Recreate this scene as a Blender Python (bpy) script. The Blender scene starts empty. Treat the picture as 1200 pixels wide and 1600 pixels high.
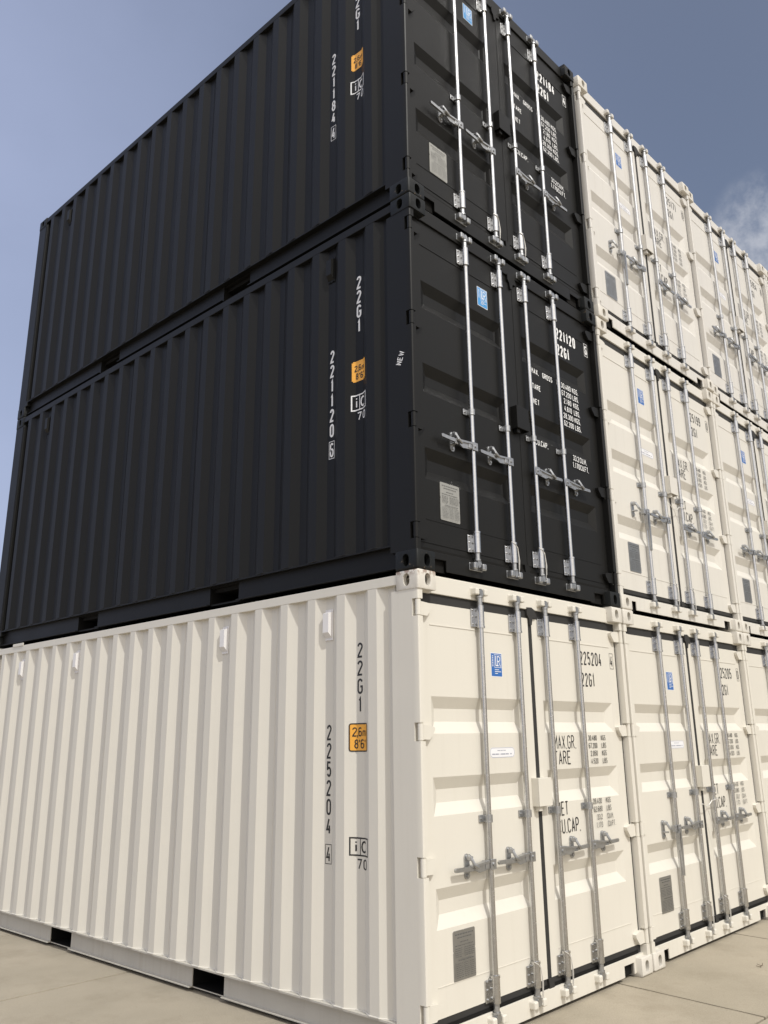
import bpy, bmesh, math, random
from mathutils import Vector, Matrix
R = math.radians
scene = bpy.context.scene
COL = scene.collection

# ------------------------------------------------------------------ camera
cam_d = bpy.data.cameras.new('camera'); cam = bpy.data.objects.new('camera', cam_d); COL.objects.link(cam)
F_PX, PPX, PPY = 1319.0, 20.7, -29.2                       # focal length and centre offset, in photo pixels (1200 x 1600)
cam.location = (-3.6866, -3.2511, 1.6232)
cam.rotation_euler = (Matrix.Rotation(-0.8248, 3, 'Z') @ Matrix.Rotation(1.8534, 3, 'X') @ Matrix.Rotation(-0.0153, 3, 'Z')).to_euler()
cam_d.sensor_fit = 'VERTICAL'; cam_d.sensor_height = 32.0; cam_d.sensor_width = 24.0
cam_d.lens = 32.0 * F_PX / 1600.0
cam_d.shift_x = -PPX / 1600.0; cam_d.shift_y = PPY / 1600.0
cam_d.clip_start = 0.05; cam_d.clip_end = 5000
scene.camera = cam

# ------------------------------------------------------------------ light
SUN = Vector((-0.27, -1.0, 1.20)).normalized()             # direction towards the sun
sun_el = math.asin(SUN.z); sun_az = math.atan2(SUN.x, SUN.y)
world = bpy.data.worlds.new('World'); scene.world = world; world.use_nodes = True
wt = world.node_tree; wt.nodes.clear()
def wn(t, **k):
    n = wt.nodes.new(t)
    for a, b in k.items(): setattr(n, a, b)
    return n
sky = wn('ShaderNodeTexSky', sky_type='NISHITA', sun_disc=False, sun_elevation=sun_el, sun_rotation=sun_az,
         air_density=1.0, dust_density=5.0, ozone_density=1.0)
tint = wn('ShaderNodeMix', data_type='RGBA', blend_type='MULTIPLY'); tint.inputs[0].default_value = 1.0
tint.inputs[7].default_value = (0.94, 0.86, 0.81, 1)
geo = wn('ShaderNodeTexCoord')
STR = 0.15
mp = wn('ShaderNodeMapping'); mp.inputs['Scale'].default_value = (1.0, 1.0, 1.8); mp.inputs['Location'].default_value = (0.35, 0.1, 0.0)
nz = wn('ShaderNodeTexNoise'); nz.inputs['Scale'].default_value = 3.2; nz.inputs['Detail'].default_value = 7; nz.inputs['Roughness'].default_value = 0.55
L = wt.links.new
def rng(v, a, b, c, d, smooth=True):
    r = wn('ShaderNodeMapRange'); r.interpolation_type = 'SMOOTHSTEP' if smooth else 'LINEAR'
    for k, x in enumerate((a, b, c, d)): r.inputs[k + 1].default_value = x
    L(v, r.inputs[0]); return r.outputs[0]
def dotp(vec):
    n = wn('ShaderNodeVectorMath', operation='DOT_PRODUCT'); n.inputs[1].default_value = Vector(vec).normalized(); L(geo.outputs['Generated'], n.inputs[0]); return n.outputs['Value']
def math_(op, a, b):
    n = wn('ShaderNodeMath', operation=op); L(a, n.inputs[0])
    if isinstance(b, float): n.inputs[1].default_value = b
    else: L(b, n.inputs[1])
    return n.outputs[0]
L(geo.outputs['Generated'], mp.inputs[0]); L(mp.outputs[0], nz.inputs['Vector'])
veil = rng(dotp((-0.72, 0.66, -0.25)), -0.60, 0.52, 0.0, 0.74)                     # high thin haze, thicker to the west
veil = math_('MULTIPLY', veil, rng(nz.outputs[0], 0.25, 0.75, 0.88, 1.10))
nz2 = wn('ShaderNodeTexNoise'); nz2.inputs['Scale'].default_value = 13; nz2.inputs['Detail'].default_value = 9; nz2.inputs['Roughness'].default_value = 0.6; L(geo.outputs['Generated'], nz2.inputs['Vector'])
puff = math_('MULTIPLY', rng(dotp((0.83, 0.235, 0.505)), 0.9978, 0.9998, 0.0, 1.0), rng(nz2.outputs[0], 0.38, 0.62, 0.0, 1.0))
def mixc(f, a, col):
    m = wn('ShaderNodeMix', data_type='RGBA'); L(f, m.inputs[0]); L(a, m.inputs[6]); m.inputs[7].default_value = (*[c / STR for c in col], 1); return m.outputs[2]
L(sky.outputs[0], tint.inputs[6])
c = mixc(veil, tint.outputs[2], (0.49, 0.56, 0.80))
c = mixc(rng(dotp(SUN), 0.27, 1.0, 0.0, 0.95), c, (1.50, 1.45, 1.37))                    # bright haze round the sun, behind the camera
c = mixc(math_('MULTIPLY', puff, 0.75), c, (0.58, 0.60, 0.66))
bg = wn('ShaderNodeBackground'); bg.inputs[1].default_value = STR
out = wn('ShaderNodeOutputWorld'); L(c, bg.inputs[0]); L(bg.outputs[0], out.inputs[0])

sd = bpy.data.lights.new('sun', 'SUN'); sd.energy = 2.5; sd.angle = R(0.6); sd.color = (1.0, 0.985, 0.945)
so = bpy.data.objects.new('sun', sd); COL.objects.link(so); so.location = (-6, -20, 26)
so.rotation_euler = SUN.to_track_quat('Z', 'Y').to_euler()
scene.render.engine = 'CYCLES'
scene.view_settings.view_transform = 'Standard'; scene.view_settings.look = 'None'
scene.view_settings.exposure = 0.0; scene.view_settings.gamma = 1.0

# ------------------------------------------------------------------ materials
def mat(name, base, rough=0.5, metal=0.0, var=0.04, vscale=3.0, bump=0.0, bscale=60.0, wave=0.0, spec=0.5, stain=None, streak=0.0, rust=None):
    m = bpy.data.materials.new(name); m.use_nodes = True
    nt = m.node_tree; n = nt.nodes; l = nt.links.new
    p = n['Principled BSDF']; p.inputs['Metallic'].default_value = metal; p.inputs['Specular IOR Level'].default_value = spec
    tc = n.new('ShaderNodeTexCoord')
    no = n.new('ShaderNodeTexNoise'); no.inputs['Scale'].default_value = vscale; no.inputs['Detail'].default_value = 6
    l(tc.outputs['Object'], no.inputs['Vector'])
    mx = n.new('ShaderNodeMix'); mx.data_type = 'RGBA'
    b = Vector(base)
    mx.inputs[6].default_value = (*(b * (1 - var)), 1); mx.inputs[7].default_value = (*(b * (1 + var)), 1)
    l(no.outputs[0], mx.inputs[0]); last = mx.outputs[2]
    if streak > 0:      # faint vertical run-off streaks and dust
        mp = n.new('ShaderNodeMapping'); mp.inputs['Scale'].default_value = (9, 9, 0.55)
        ns = n.new('ShaderNodeTexNoise'); ns.inputs['Scale'].default_value = 3.0; ns.inputs['Detail'].default_value = 5
        mr = n.new('ShaderNodeMapRange'); mr.inputs[1].default_value = 0.52; mr.inputs[2].default_value = 0.78; mr.inputs[4].default_value = streak
        ms = n.new('ShaderNodeMix'); ms.data_type = 'RGBA'; ms.inputs[7].default_value = (0.34, 0.29, 0.22, 1)
        l(tc.outputs['Object'], mp.inputs[0]); l(mp.outputs[0], ns.inputs['Vector']); l(ns.outputs[0], mr.inputs[0])
        l(mr.outputs[0], ms.inputs[0]); l(last, ms.inputs[6]); last = ms.outputs[2]
    if rust:
        nr = n.new('ShaderNodeTexNoise'); nr.inputs['Scale'].default_value = rust[0]; nr.inputs['Detail'].default_value = 8; nr.inputs['Roughness'].default_value = 0.65
        mr = n.new('ShaderNodeMapRange'); mr.inputs[1].default_value = rust[1]; mr.inputs[2].default_value = rust[1] + 0.03
        ms = n.new('ShaderNodeMix'); ms.data_type = 'RGBA'; ms.inputs[7].default_value = (*rust[2], 1)
        l(tc.outputs['Object'], nr.inputs['Vector']); l(nr.outputs[0], mr.inputs[0])
        f = mr.outputs[0]
        if len(rust) > 3:   # wear only near a height (object space)
            sx = n.new('ShaderNodeSeparateXYZ'); l(tc.outputs['Object'], sx.inputs[0])
            hr = n.new('ShaderNodeMapRange'); hr.inputs[1].default_value = rust[3]; hr.inputs[2].default_value = rust[4]
            mm = n.new('ShaderNodeMath'); mm.operation = 'MULTIPLY'; l(sx.outputs[2], hr.inputs[0]); l(hr.outputs[0], mm.inputs[0]); l(f, mm.inputs[1]); f = mm.outputs[0]
        l(f, ms.inputs[0]); l(last, ms.inputs[6]); last = ms.outputs[2]
    l(last, p.inputs['Base Color'])
    rr = n.new('ShaderNodeMapRange'); rr.inputs[3].default_value = max(0.02, rough - 0.07); rr.inputs[4].default_value = rough + 0.07
    l(no.outputs[0], rr.inputs[0]); l(rr.outputs[0], p.inputs['Roughness'])
    nrm = None
    if wave > 0:
        nw = n.new('ShaderNodeTexNoise'); nw.inputs['Scale'].default_value = 2.6; nw.inputs['Detail'].default_value = 1
        l(tc.outputs['Object'], nw.inputs['Vector'])
        bw = n.new('ShaderNodeBump'); bw.inputs['Strength'].default_value = 1.0; bw.inputs['Distance'].default_value = wave
        l(nw.outputs[0], bw.inputs['Height']); nrm = bw.outputs[0]
    if bump > 0:
        nb = n.new('ShaderNodeTexNoise'); nb.inputs['Scale'].default_value = bscale; nb.inputs['Detail'].default_value = 4
        l(tc.outputs['Object'], nb.inputs['Vector'])
        bb = n.new('ShaderNodeBump'); bb.inputs['Strength'].default_value = 1.0; bb.inputs['Distance'].default_value = bump
        l(nb.outputs[0], bb.inputs['Height'])
        if nrm: l(nrm, bb.inputs['Normal'])
        nrm = bb.outputs[0]
    if nrm: l(nrm, p.inputs['Normal'])
    return m
RUST = (0.16, 0.065, 0.025)
MT = {
 'white': mat('cream_paint', (0.662, 0.630, 0.558), 0.42, var=0.025, bump=0.0003, bscale=90, wave=0.0007, streak=0.05),
 'white_mid': mat('cream_paint_greyish', (0.645, 0.618, 0.562), 0.44, var=0.03, bump=0.0003, bscale=90, wave=0.0009, streak=0.10),  # slightly greyer cream with more streaks
 'white_top': mat('cream_paint_greyer', (0.618, 0.595, 0.555), 0.47, var=0.035, bump=0.0003, bscale=90, wave=0.0009, streak=0.14),  # greyer cream again, streaks stronger
 'white_rail': mat('cream_paint_rail_darker', (0.50, 0.474, 0.415), 0.6, var=0.10, vscale=5, bump=0.0006, bscale=90, streak=0.30),  # darker, rougher cream for the bottom side rails
 'white_cast': mat('cream_paint_casting', (0.64, 0.607, 0.545), 0.5, var=0.05, vscale=14, bump=0.0012, bscale=70, streak=0.12, rust=(34, 0.66, RUST)),
 'white_cast_worn': mat('cream_paint_rusty', (0.64, 0.607, 0.545), 0.5, var=0.05, vscale=14, bump=0.0012, bscale=70, streak=0.3, rust=(30, 0.50, RUST, 2.545, 2.60)),
 'black': mat('black_paint', (0.0084, 0.0082, 0.0076), 0.47, spec=0.22, var=0.08, bump=0.0004, bscale=90, wave=0.0009),
 'black_cast': mat('black_paint_casting', (0.009, 0.010, 0.010), 0.5, spec=0.25, var=0.2, vscale=12, bump=0.0014, bscale=60, rust=(26, 0.64, (0.12, 0.09, 0.06))),
 'galv': mat('galvanised_steel', (0.55, 0.55, 0.55), 0.25, metal=1.0, var=0.13, vscale=55, bump=0.0004, bscale=120),
 'galv_dull': mat('galvanised_casting', (0.42, 0.425, 0.43), 0.38, metal=0.9, var=0.25, vscale=40, bump=0.0012, bscale=90),
 'rubber': mat('black_rubber', (0.032, 0.031, 0.030), 0.7, var=0.1, vscale=8, spec=0.3),
 'hole': mat('dark_inside_shade', (0.010, 0.0095, 0.009), 0.8, spec=0.15, var=0.3, vscale=20),  # near-black colour puts the shade of pockets, recesses and underside into the surface
 'ink_black': mat('black_lettering', (0.018, 0.017, 0.017), 0.5, var=0.05),
 'ink_white': mat('white_lettering', (0.80, 0.80, 0.80), 0.5, var=0.03),
 'amber': mat('amber_film', (0.82, 0.40, 0.055), 0.4, var=0.03),
 'blue': mat('blue_film', (0.028, 0.135, 0.42), 0.35, var=0.05),
 'blue_light': mat('light_blue_film', (0.05, 0.28, 0.62), 0.35, var=0.05),
 'film_white': mat('white_film', (0.78, 0.78, 0.80), 0.4, var=0.02),
 'ink_grey': mat('grey_lettering', (0.35, 0.36, 0.42), 0.5, var=0.05),
 'plate': mat('grey_data_plate', (0.36, 0.36, 0.355), 0.33, metal=0.85, var=0.08, vscale=20),
 'plate_pale': mat('pale_data_plate', (0.34, 0.335, 0.31), 0.42, metal=0.3, var=0.1, vscale=20),
 'plate_ink': mat('engraved_lettering', (0.13, 0.13, 0.125), 0.6, var=0.1),
 'vent_grey': mat('cream_vent_plastic', (0.76, 0.74, 0.73), 0.35, var=0.02),
 'vent_black': mat('black_vent_plastic', (0.028, 0.030, 0.034), 0.3, var=0.05),
 'wire': mat('pale_wire', (0.72, 0.70, 0.66), 0.35, metal=0.4, var=0.05),
 'wood': mat('dry_wood', (0.10, 0.07, 0.04), 0.8, var=0.2),
 'stone': mat('grey_stone', (0.10, 0.09, 0.075), 0.9, var=0.2, vscale=30),
}

# ------------------------------------------------------------------ mesh builder
class MB:
    def __init__(s): s.v = []; s.f = []
    def add(s, vs, fs):
        o = len(s.v); s.v += [tuple(p) for p in vs]; s.f += [tuple(i + o for i in f) for f in fs]; return s
    def box(s, x0, x1, y0, y1, z0, z1, b=0.0):
        if b <= 0:
            vs = [(x, y, z) for x in (x0, x1) for y in (y0, y1) for z in (z0, z1)]
            return s.add(vs, [(0, 1, 3, 2), (4, 6, 7, 5), (0, 4, 5, 1), (2, 3, 7, 6), (0, 2, 6, 4), (1, 5, 7, 3)])
        bm = bmesh.new(); bmesh.ops.create_cube(bm, size=1.0)
        for v in bm.verts: v.co = ((x0 + x1) / 2 + v.co.x * (x1 - x0), (y0 + y1) / 2 + v.co.y * (y1 - y0), (z0 + z1) / 2 + v.co.z * (z1 - z0))
        bmesh.ops.bevel(bm, geom=bm.edges[:], offset=b, segments=2, profile=0.5, affect='EDGES')
        return s.bm(bm)
    def bm(s, bm, mtx=None):
        bm.verts.index_update()
        s.add([(mtx @ v.co) if mtx else v.co.copy() for v in bm.verts], [[v.index for v in f.verts] for f in bm.faces]); bm.free(); return s
    def cyl(s, c, axis, r, h0, h1, n=20, r2=None):
        """axis 0/1/2; centre c = the two other coordinates in order"""
        r2 = r if r2 is None else r2; vs = []
        for h, rr in ((h0, r), (h1, r2)):
            for i in range(n):
                a = 2 * math.pi * i / n; p = [c[0] + rr * math.cos(a), c[1] + rr * math.sin(a)]
                p.insert(axis, h); vs.append(p)
        fs = [(i, (i + 1) % n, n + (i + 1) % n, n + i) for i in range(n)] + [tuple(range(n))[::-1], tuple(range(n, 2 * n))]
        return s.add(vs, fs)
    def prism(s, poly, axis, h0, h1):
        """poly: 2d points in the two other axes"""
        n = len(poly); vs = []
        for h in (h0, h1):
            for p in poly: q = list(p); q.insert(axis, h); vs.append(q)
        return s.add(vs, [(i, (i + 1) % n, n + (i + 1) % n, n + i) for i in range(n)] + [tuple(range(n))[::-1], tuple(range(n, 2 * n))])
    def tube(s, pts, r, n=6):
        pts = [Vector(p) for p in pts]; vs = []
        up = Vector((0.3, 0.9, 0.2)).normalized()
        for i, p in enumerate(pts):
            d = (pts[min(i + 1, len(pts) - 1)] - pts[max(i - 1, 0)]).normalized()
            a = d.cross(up)
            if a.length < 1e-3: a = d.cross(Vector((1, 0, 0)))
            a.normalize(); b = d.cross(a)
            for k in range(n):
                t = 2 * math.pi * k / n; vs.append(p + (a * math.cos(t) + b * math.sin(t)) * r)
        m = len(pts)
        fs = [(i * n + k, i * n + (k + 1) % n, (i + 1) * n + (k + 1) % n, (i + 1) * n + k) for i in range(m - 1) for k in range(n)]
        return s.add(vs, fs + [tuple(range(n)), tuple(range((m - 1) * n, m * n))])
    def data(s, name, material, smooth=True, flipx=None, flipy=None):
        me = bpy.data.meshes.new(name); vs = s.v
        if flipx is not None: vs = [(flipx - x, y, z) for x, y, z in vs]
        if flipy is not None: vs = [(x, flipy - y, z) for x, y, z in vs]
        me.from_pydata(vs, [], s.f); me.materials.append(material)
        bm = bmesh.new(); bm.from_mesh(me); bmesh.ops.recalc_face_normals(bm, faces=bm.faces); bm.to_mesh(me); bm.free()
        if smooth:
            me.shade_smooth(); me.set_sharp_from_angle(angle=R(19))
        me.update(); return me

def link(name, data, parent=None, loc=None):
    o = bpy.data.objects.new(name, data); COL.objects.link(o)
    if parent: o.parent = parent
    if loc: o.location = loc
    return o
def tag(o, label=None, cat=None, group=None, kind=None):
    for k, v in (('label', label), ('category', cat), ('group', group), ('kind', kind)):
        if v: o[k] = v
    return o

# ------------------------------------------------------------------ stroke lettering
def arc(cx, cy, rx, ry, a0, a1, n=9):
    return [(cx + rx * math.cos(R(a0 + (a1 - a0) * i / n)), cy + ry * math.sin(R(a0 + (a1 - a0) * i / n))) for i in range(n + 1)]
q = 0.23
G = {
 '0': [arc(.5, 1 - q, .5, q, 180, 0) + arc(.5, q, .5, q, 0, -180) + [(0, q), (0, 1 - q)]],
 '1': [[(.2, .80), (.58, 1), (.58, 0)]],
 '2': [arc(.5, 1 - q, .5, q, 175, -20) + [(.06, .10), (.0, .0), (1, 0)]],
 '3': [arc(.5, .76, .46, .24, 160, -80) + [(.5, .53)], [(.5, .53)] + arc(.5, .27, .5, .27, 85, -165)],
 '4': [[(.62, 1), (0, .27), (1, .27)], [(.74, .55), (.74, 0)]],
 '5': [[(.95, 1), (.1, 1), (.06, .52)] + arc(.5, .32, .5, .30, 140, -150)],
 '6': [arc(.5, 1 - q, .5, q, 30, 180) + arc(.5, q, .5, q, 180, 360) + arc(.5, .36, .5, .2, 0, 170)],
 '7': [[(0, 1), (1, 1), (.35, 0)]],
 '8': [arc(.5, .76, .44, .24, 90, 450, 16), arc(.5, .27, .5, .27, 90, 450, 16)],
 '9': [arc(.5, q, .5, q, 195, 360) + arc(.5, 1 - q, .5, q, 0, 180) + arc(.5, .64, .5, .2, 180, 350)],
 'G': [arc(.5, 1 - q, .5, q, 15, 180) + arc(.5, q, .5, q, 180, 360) + [(1, .48), (.55, .48)]],
 'M': [[(0, 0), (0, 1), (.5, .38), (1, 1), (1, 0)]], 'A': [[(0, 0), (.5, 1), (1, 0)], [(.16, .3), (.84, .3)]],
 'X': [[(0, 0), (1, 1)], [(0, 1), (1, 0)]], 'T': [[(0, 1), (1, 1)], [(.5, 1), (.5, 0)]],
 'R': [[(0, 0), (0, 1)], [(0, 1)] + arc(.5, .76, .5, .24, 90, -90) + [(0, .52)], [(.5, .52), (1, 0)]],
 'P': [[(0, 0), (0, 1)], [(0, 1)] + arc(.5, .74, .5, .26, 90, -90) + [(0, .48)]],
 'B': [[(0, 0), (0, 1)], [(0, 1)] + arc(.5, .77, .44, .23, 90, -90) + [(0, .54)], [(0, .54)] + arc(.5, .27, .5, .27, 90, -90) + [(0, 0)]],
 'E': [[(1, 1), (0, 1), (0, 0), (1, 0)], [(0, .52), (.8, .52)]], 'F': [[(1, 1), (0, 1), (0, 0)], [(0, .52), (.8, .52)]],
 'N': [[(0, 0), (0, 1), (1, 0), (1, 1)]], 'L': [[(0, 1), (0, 0), (1, 0)]], 'K': [[(0, 0), (0, 1)], [(0, .4), (.95, 1)], [(.35, .62), (1, 0)]],
 'C': [arc(.5, 1 - q, .5, q, 10, 180) + arc(.5, q, .5, q, 180, 350)],
 'U': [[(0, 1)] + arc(.5, q, .5, q, 180, 360) + [(1, 1)]], 'O': [arc(.5, 1 - q, .5, q, 180, 0) + arc(.5, q, .5, q, 0, -180) + [(0, q), (0, 1 - q)]],
 'S': [arc(.5, .76, .48, .24, 20, 270) + arc(.5, .26, .5, .26, 90, -160)],
 'W': [[(0, 1), (.25, 0), (.5, .8), (.75, 0), (1, 1)]], 'I': [[(.5, 0), (.5, 1)]],
 'm': [[(0, 0), (0, .62)], arc(.25, .46, .25, .16, 180, 0) + [(.5, 0)], arc(.75, .46, .25, .16, 180, 0) + [(1, 0)]],
 'i': [[(.5, 0), (.5, .68)], [(.5, .86), (.5, 1)]],
 'c': [arc(.5, .36, .45, .34, 45, 315, 14)],
 '.': [[(.5, 0), (.5, .001)]], ',': [[(.5, .04), (.3, -.14)]], "'": [[(.5, 1), (.5, .72)]], '"': [[(.25, 1), (.25, .72)], [(.75, 1), (.75, .72)]],
}
NARROW = {'.': .25, ',': .25, "'": .3, '1': .75, 'I': .3, ' ': .8, 'i': .4, '"': .6, 'm': 1.5, 'M': 1.2, 'W': 1.3}
class Ink:
    """flat strokes in (u, v); mapped onto a surface afterwards; each stroke a hair above the last"""
    def __init__(s): s.q = []; s.k = 0
    def stroke(s, pts, t, cap=True):
        pts = [Vector(p) for p in pts]
        if (pts[0] - pts[-1]).length > 1e-6 and cap:
            d = (pts[1] - pts[0]).normalized(); pts[0] = pts[0] - d * t / 2
            d = (pts[-1] - pts[-2]).normalized(); pts[-1] = pts[-1] + d * t / 2
        closed = (pts[0] - pts[-1]).length < 1e-6
        fine = [pts[0]]
        for a, b in zip(pts, pts[1:]):
            n = max(1, int((b - a).length / 0.02))
            fine += [a + (b - a) * (i + 1) / n for i in range(n)]
        pts = fine; L_, R_ = [], []; n = len(pts)
        for i, p in enumerate(pts):
            a = pts[i - 1] if i else (pts[-2] if closed else None); b = pts[i + 1] if i < n - 1 else (pts[1] if closed else None)
            d0 = (p - a).normalized() if a is not None and (p - a).length > 1e-9 else None; d1 = (b - p).normalized() if b is not None and (b - p).length > 1e-9 else None
            if d0 is None: d0 = d1
            if d1 is None: d1 = d0
            n0 = Vector((-d0.y, d0.x)); n1 = Vector((-d1.y, d1.x)); m = n0 + n1
            if m.length < 1e-3: m = n0
            m.normalize(); w = t / 2 / max(0.45, m.dot(n0)); L_.append(p + m * w); R_.append(p - m * w)
        for i in range(n - 1): s.q.append((s.k, [L_[i], L_[i + 1], R_[i + 1], R_[i]]))
        s.k += 1; return s
    def text(s, st, u, v, h, w, t, gap):
        """(u, v) bottom left; letter height h, width w, stroke t"""
        for ch in st:
            ww = w * NARROW.get(ch, 1)
            for path in G.get(ch, []):
                s.stroke([(u + t / 2 + x * (ww - t), v + t / 2 + y * (h - t)) for x, y in path], t, cap=(ch in ".,"))
            u += ww + gap
        return u
    def rect(s, u0, u1, v0, v1, t):
        s.stroke([(u0, v0), (u1, v0), (u1, v1), (u0, v1), (u0, v0)], t)
    def fill(s, u0, u1, v0, v1, n=1, r=0.0):
        if r:
            P = arc(u1 - r, v1 - r, r, r, 0, 90, 5) + arc(u0 + r, v1 - r, r, r, 90, 180, 5) + arc(u0 + r, v0 + r, r, r, 180, 270, 5) + arc(u1 - r, v0 + r, r, r, 270, 360, 5)
            s.q.append((s.k, [Vector(p) for p in P])); s.k += 1; return s
        for i in range(n):
            a = u0 + (u1 - u0) * i / n; b = u0 + (u1 - u0) * (i + 1) / n
            s.q.append((s.k, [Vector((a, v0)), Vector((b, v0)), Vector((b, v1)), Vector((a, v1))]))
        s.k += 1; return s
    def build(s, name, material, fn, base=0.0006, step=0.00006):
        mb = MB()
        for k, qd in s.q:
            mb.add([fn(p.x, p.y, base + k * step) for p in qd], [tuple(range(len(qd)))])
        me = bpy.data.meshes.new(name); me.from_pydata(mb.v, [], mb.f); me.materials.append(material); me.update(); return me

# ------------------------------------------------------------------ container dimensions (20 ft)
W, LEN, H = 2.438, 6.058, 2.591
D = 0.060                                    # door face behind the casting face
RX = [0.622, 1.030, 1.368, 1.776]            # the four locking rods
RY = 0.027
PERIOD, DEPTH = 0.2805, 0.036
Y0 = 0.351                                   # first outer ridge begins here
def prof(y):
    """inward depth of the corrugated side at y"""
    if y < Y0 - 0.068 or y > 5.79: return DEPTH
    t = (y - Y0) % PERIOD
    if y < Y0: return DEPTH * (Y0 - y) / 0.068
    if t < 0.074: return 0.0
    if t < 0.142: return DEPTH * (t - 0.074) / 0.068
    if t < 0.213: return DEPTH
    return DEPTH * (1 - (t - 0.213) / (PERIOD - 0.213))
def breaks(a, b):
    ys = {a, b, Y0 - 0.068, 5.79}
    k = 0
    while Y0 + k * PERIOD < LEN:
        for t in (0, 0.074, 0.142, 0.213): ys.add(Y0 + k * PERIOD + t)
        k += 1
    return sorted(y for y in ys if a <= y <= b)
XS = 0.007                                   # ridge crest stands this far inside the casting face
def side_fn(u, v, e):                        # u: distance towards the front (minus y)
    y = -u; return (XS + prof(y) - e, y, v)
def door_fn(u, v, e): return (u, D - e, v)

cache = {}
def cached(key, fn):
    if key not in cache: cache[key] = fn()
    return cache[key]

# ------------------------------------------------------------------ corner casting, with real holes (boolean once)
def casting_mesh(material, top):
    bm = bmesh.new(); bmesh.ops.create_cube(bm, size=1.0)
    cx, cy, cz = 0.162, 0.178, 0.118
    for v in bm.verts: v.co = (cx / 2 + v.co.x * cx, cy / 2 + v.co.y * cy, cz / 2 + v.co.z * cz)
    sel = [e for e in bm.edges if all(abs(v.co.x) < 1e-4 for v in e.verts) and all(abs(v.co.y) < 1e-4 for v in e.verts)]
    zt = cz if top else 0.0
    sel += [e for e in bm.edges if all(abs(v.co.z - zt) < 1e-4 for v in e.verts) and (all(abs(v.co.x) < 1e-4 for v in e.verts) or all(abs(v.co.y) < 1e-4 for v in e.verts))]
    bmesh.ops.bevel(bm, geom=sel, offset=0.013, segments=4, profile=0.5, affect='EDGES')
    rest = [e for e in bm.edges if len(e.link_faces) == 2 and e.calc_face_angle(0) > 0.9]
    bmesh.ops.bevel(bm, geom=rest, offset=0.003, segments=2, profile=0.5, affect='EDGES')
    a = bpy.data.meshes.new('tmp_a'); bm.to_mesh(a); bm.free()
    def slot(axis):
        mb = MB(); z = 0.059; hw, hh = 0.0255, 0.0385
        c = 0.088 if axis == 1 else 0.094
        P = arc(c, z + hh - hw, hw, hw, 0, 180, 10) + arc(c, z - hh + hw * 1.15, hw, hw * 1.15, 180, 360, 10)
        mb.prism(P, axis, -0.02, 0.034); return mb
    def merged(*mbs):
        m = MB()
        for x in mbs: m.add(x.v, x.f)
        return m
    core = MB().box(0.030, 0.150, 0.030, 0.165, 0.028, 0.092)
    ap = MB().prism([(0.088 + 0.045 * math.cos(R(t)) * 0.75, 0.094 + 0.062 * math.sin(R(t))) for t in range(0, 360, 18)], 2, *((0.08, 0.14) if top else (-0.02, 0.04)))
    res = bpy.data.objects.new('tmp', a); COL.objects.link(res)
    cutters = []
    for m in (core, slot(1), slot(0), ap):
        me = m.data('tmp_c', MT['hole'], smooth=False); oc = bpy.data.objects.new('tmpc', me); COL.objects.link(oc); cutters.append(oc)
        md = res.modifiers.new('b', 'BOOLEAN'); md.operation = 'DIFFERENCE'; md.object = oc; md.solver = 'EXACT'
    dg = bpy.context.evaluated_depsgraph_get(); dg.update()
    me = bpy.data.meshes.new_from_object(res.evaluated_get(dg))
    for o in cutters + [res]: bpy.data.objects.remove(o)
    me.materials.clear(); me.materials.append(material)
    for p in me.polygons: p.material_index = 0
    me.shade_smooth(); me.set_sharp_from_angle(angle=R(30)); me.name = 'corner_casting'
    return me
def xform(me, fx=False, fy=False, t=(0, 0, 0), material=None):
    m = me.copy(); bm = bmesh.new(); bm.from_mesh(m)
    for v in bm.verts:
        v.co = ((-v.co.x if fx else v.co.x) + t[0], (-v.co.y if fy else v.co.y) + t[1], v.co.z + t[2])
    if fx != fy: bmesh.ops.reverse_faces(bm, faces=bm.faces)
    bm.to_mesh(m); bm.free()
    if material: m.materials.clear(); m.materials.append(material)
    return m

HINGE_Z = [(2.318, 2.408), (1.612, 1.702), (0.903, 0.996), (0.192, 0.284)]
SLIPS = [-0.003, 0.002, 0.0]
def door_sheet(x0, x1, rl, rr, zs, z0=0.188, z1=2.405):
    """door leaf with three pressed recesses"""
    mb = MB(); e = 0.068; d = 0.036
    xs = [x0, rl, rl + e * .93, rr - e * .93, rr, x1]; zz = [z0]
    rows = []
    for b, t in sorted(zs): rows.append((b, b + e, t - e, t)); zz += [b, b + e, t - e, t]
    zz.append(z1)
    def dep(i, z):
        return d if (i in (2, 3) and any(abs(z - r[1]) < 1e-6 or abs(z - r[2]) < 1e-6 for r in rows)) else 0.0
    vs = [(x, D + dep(i, z), z) for z in zz for i, x in enumerate(xs)]; fs = []; n = len(xs)
    for j in range(len(zz) - 1):
        for i in range(n - 1):
            a, b, c, g = j * n + i, j * n + i + 1, (j + 1) * n + i + 1, (j + 1) * n + i
            dd = [vs[k][1] > D + 1e-6 for k in (a, b, c, g)]
            if sum(dd) == 1:
                if dd[0] or dd[2]: fs += [(a, b, c), (a, c, g)]
                else: fs += [(a, b, g), (b, c, g)]
            else: fs.append((a, b, c, g))
    mb.add(vs, fs)
    T = 0.045                                  # rim and back
    mb.add([(x0, D, z0), (x1, D, z0), (x1, D, z1), (x0, D, z1), (x0, D + T, z0), (x1, D + T, z0), (x1, D + T, z1), (x0, D + T, z1)],
           [(0, 1, 5, 4), (1, 2, 6, 5), (2, 3, 7, 6), (3, 0, 4, 7), (4, 5, 6, 7)])
    mb.box(rl + .0, rr + .02, D - 0.0035, D + 0.002, 2.274, 2.279)          # weld seams where sheet meets rim
    mb.box(rl + .0, rr + .02, D - 0.0025, D + 0.002, 0.335, 0.339)
    return mb

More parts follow.
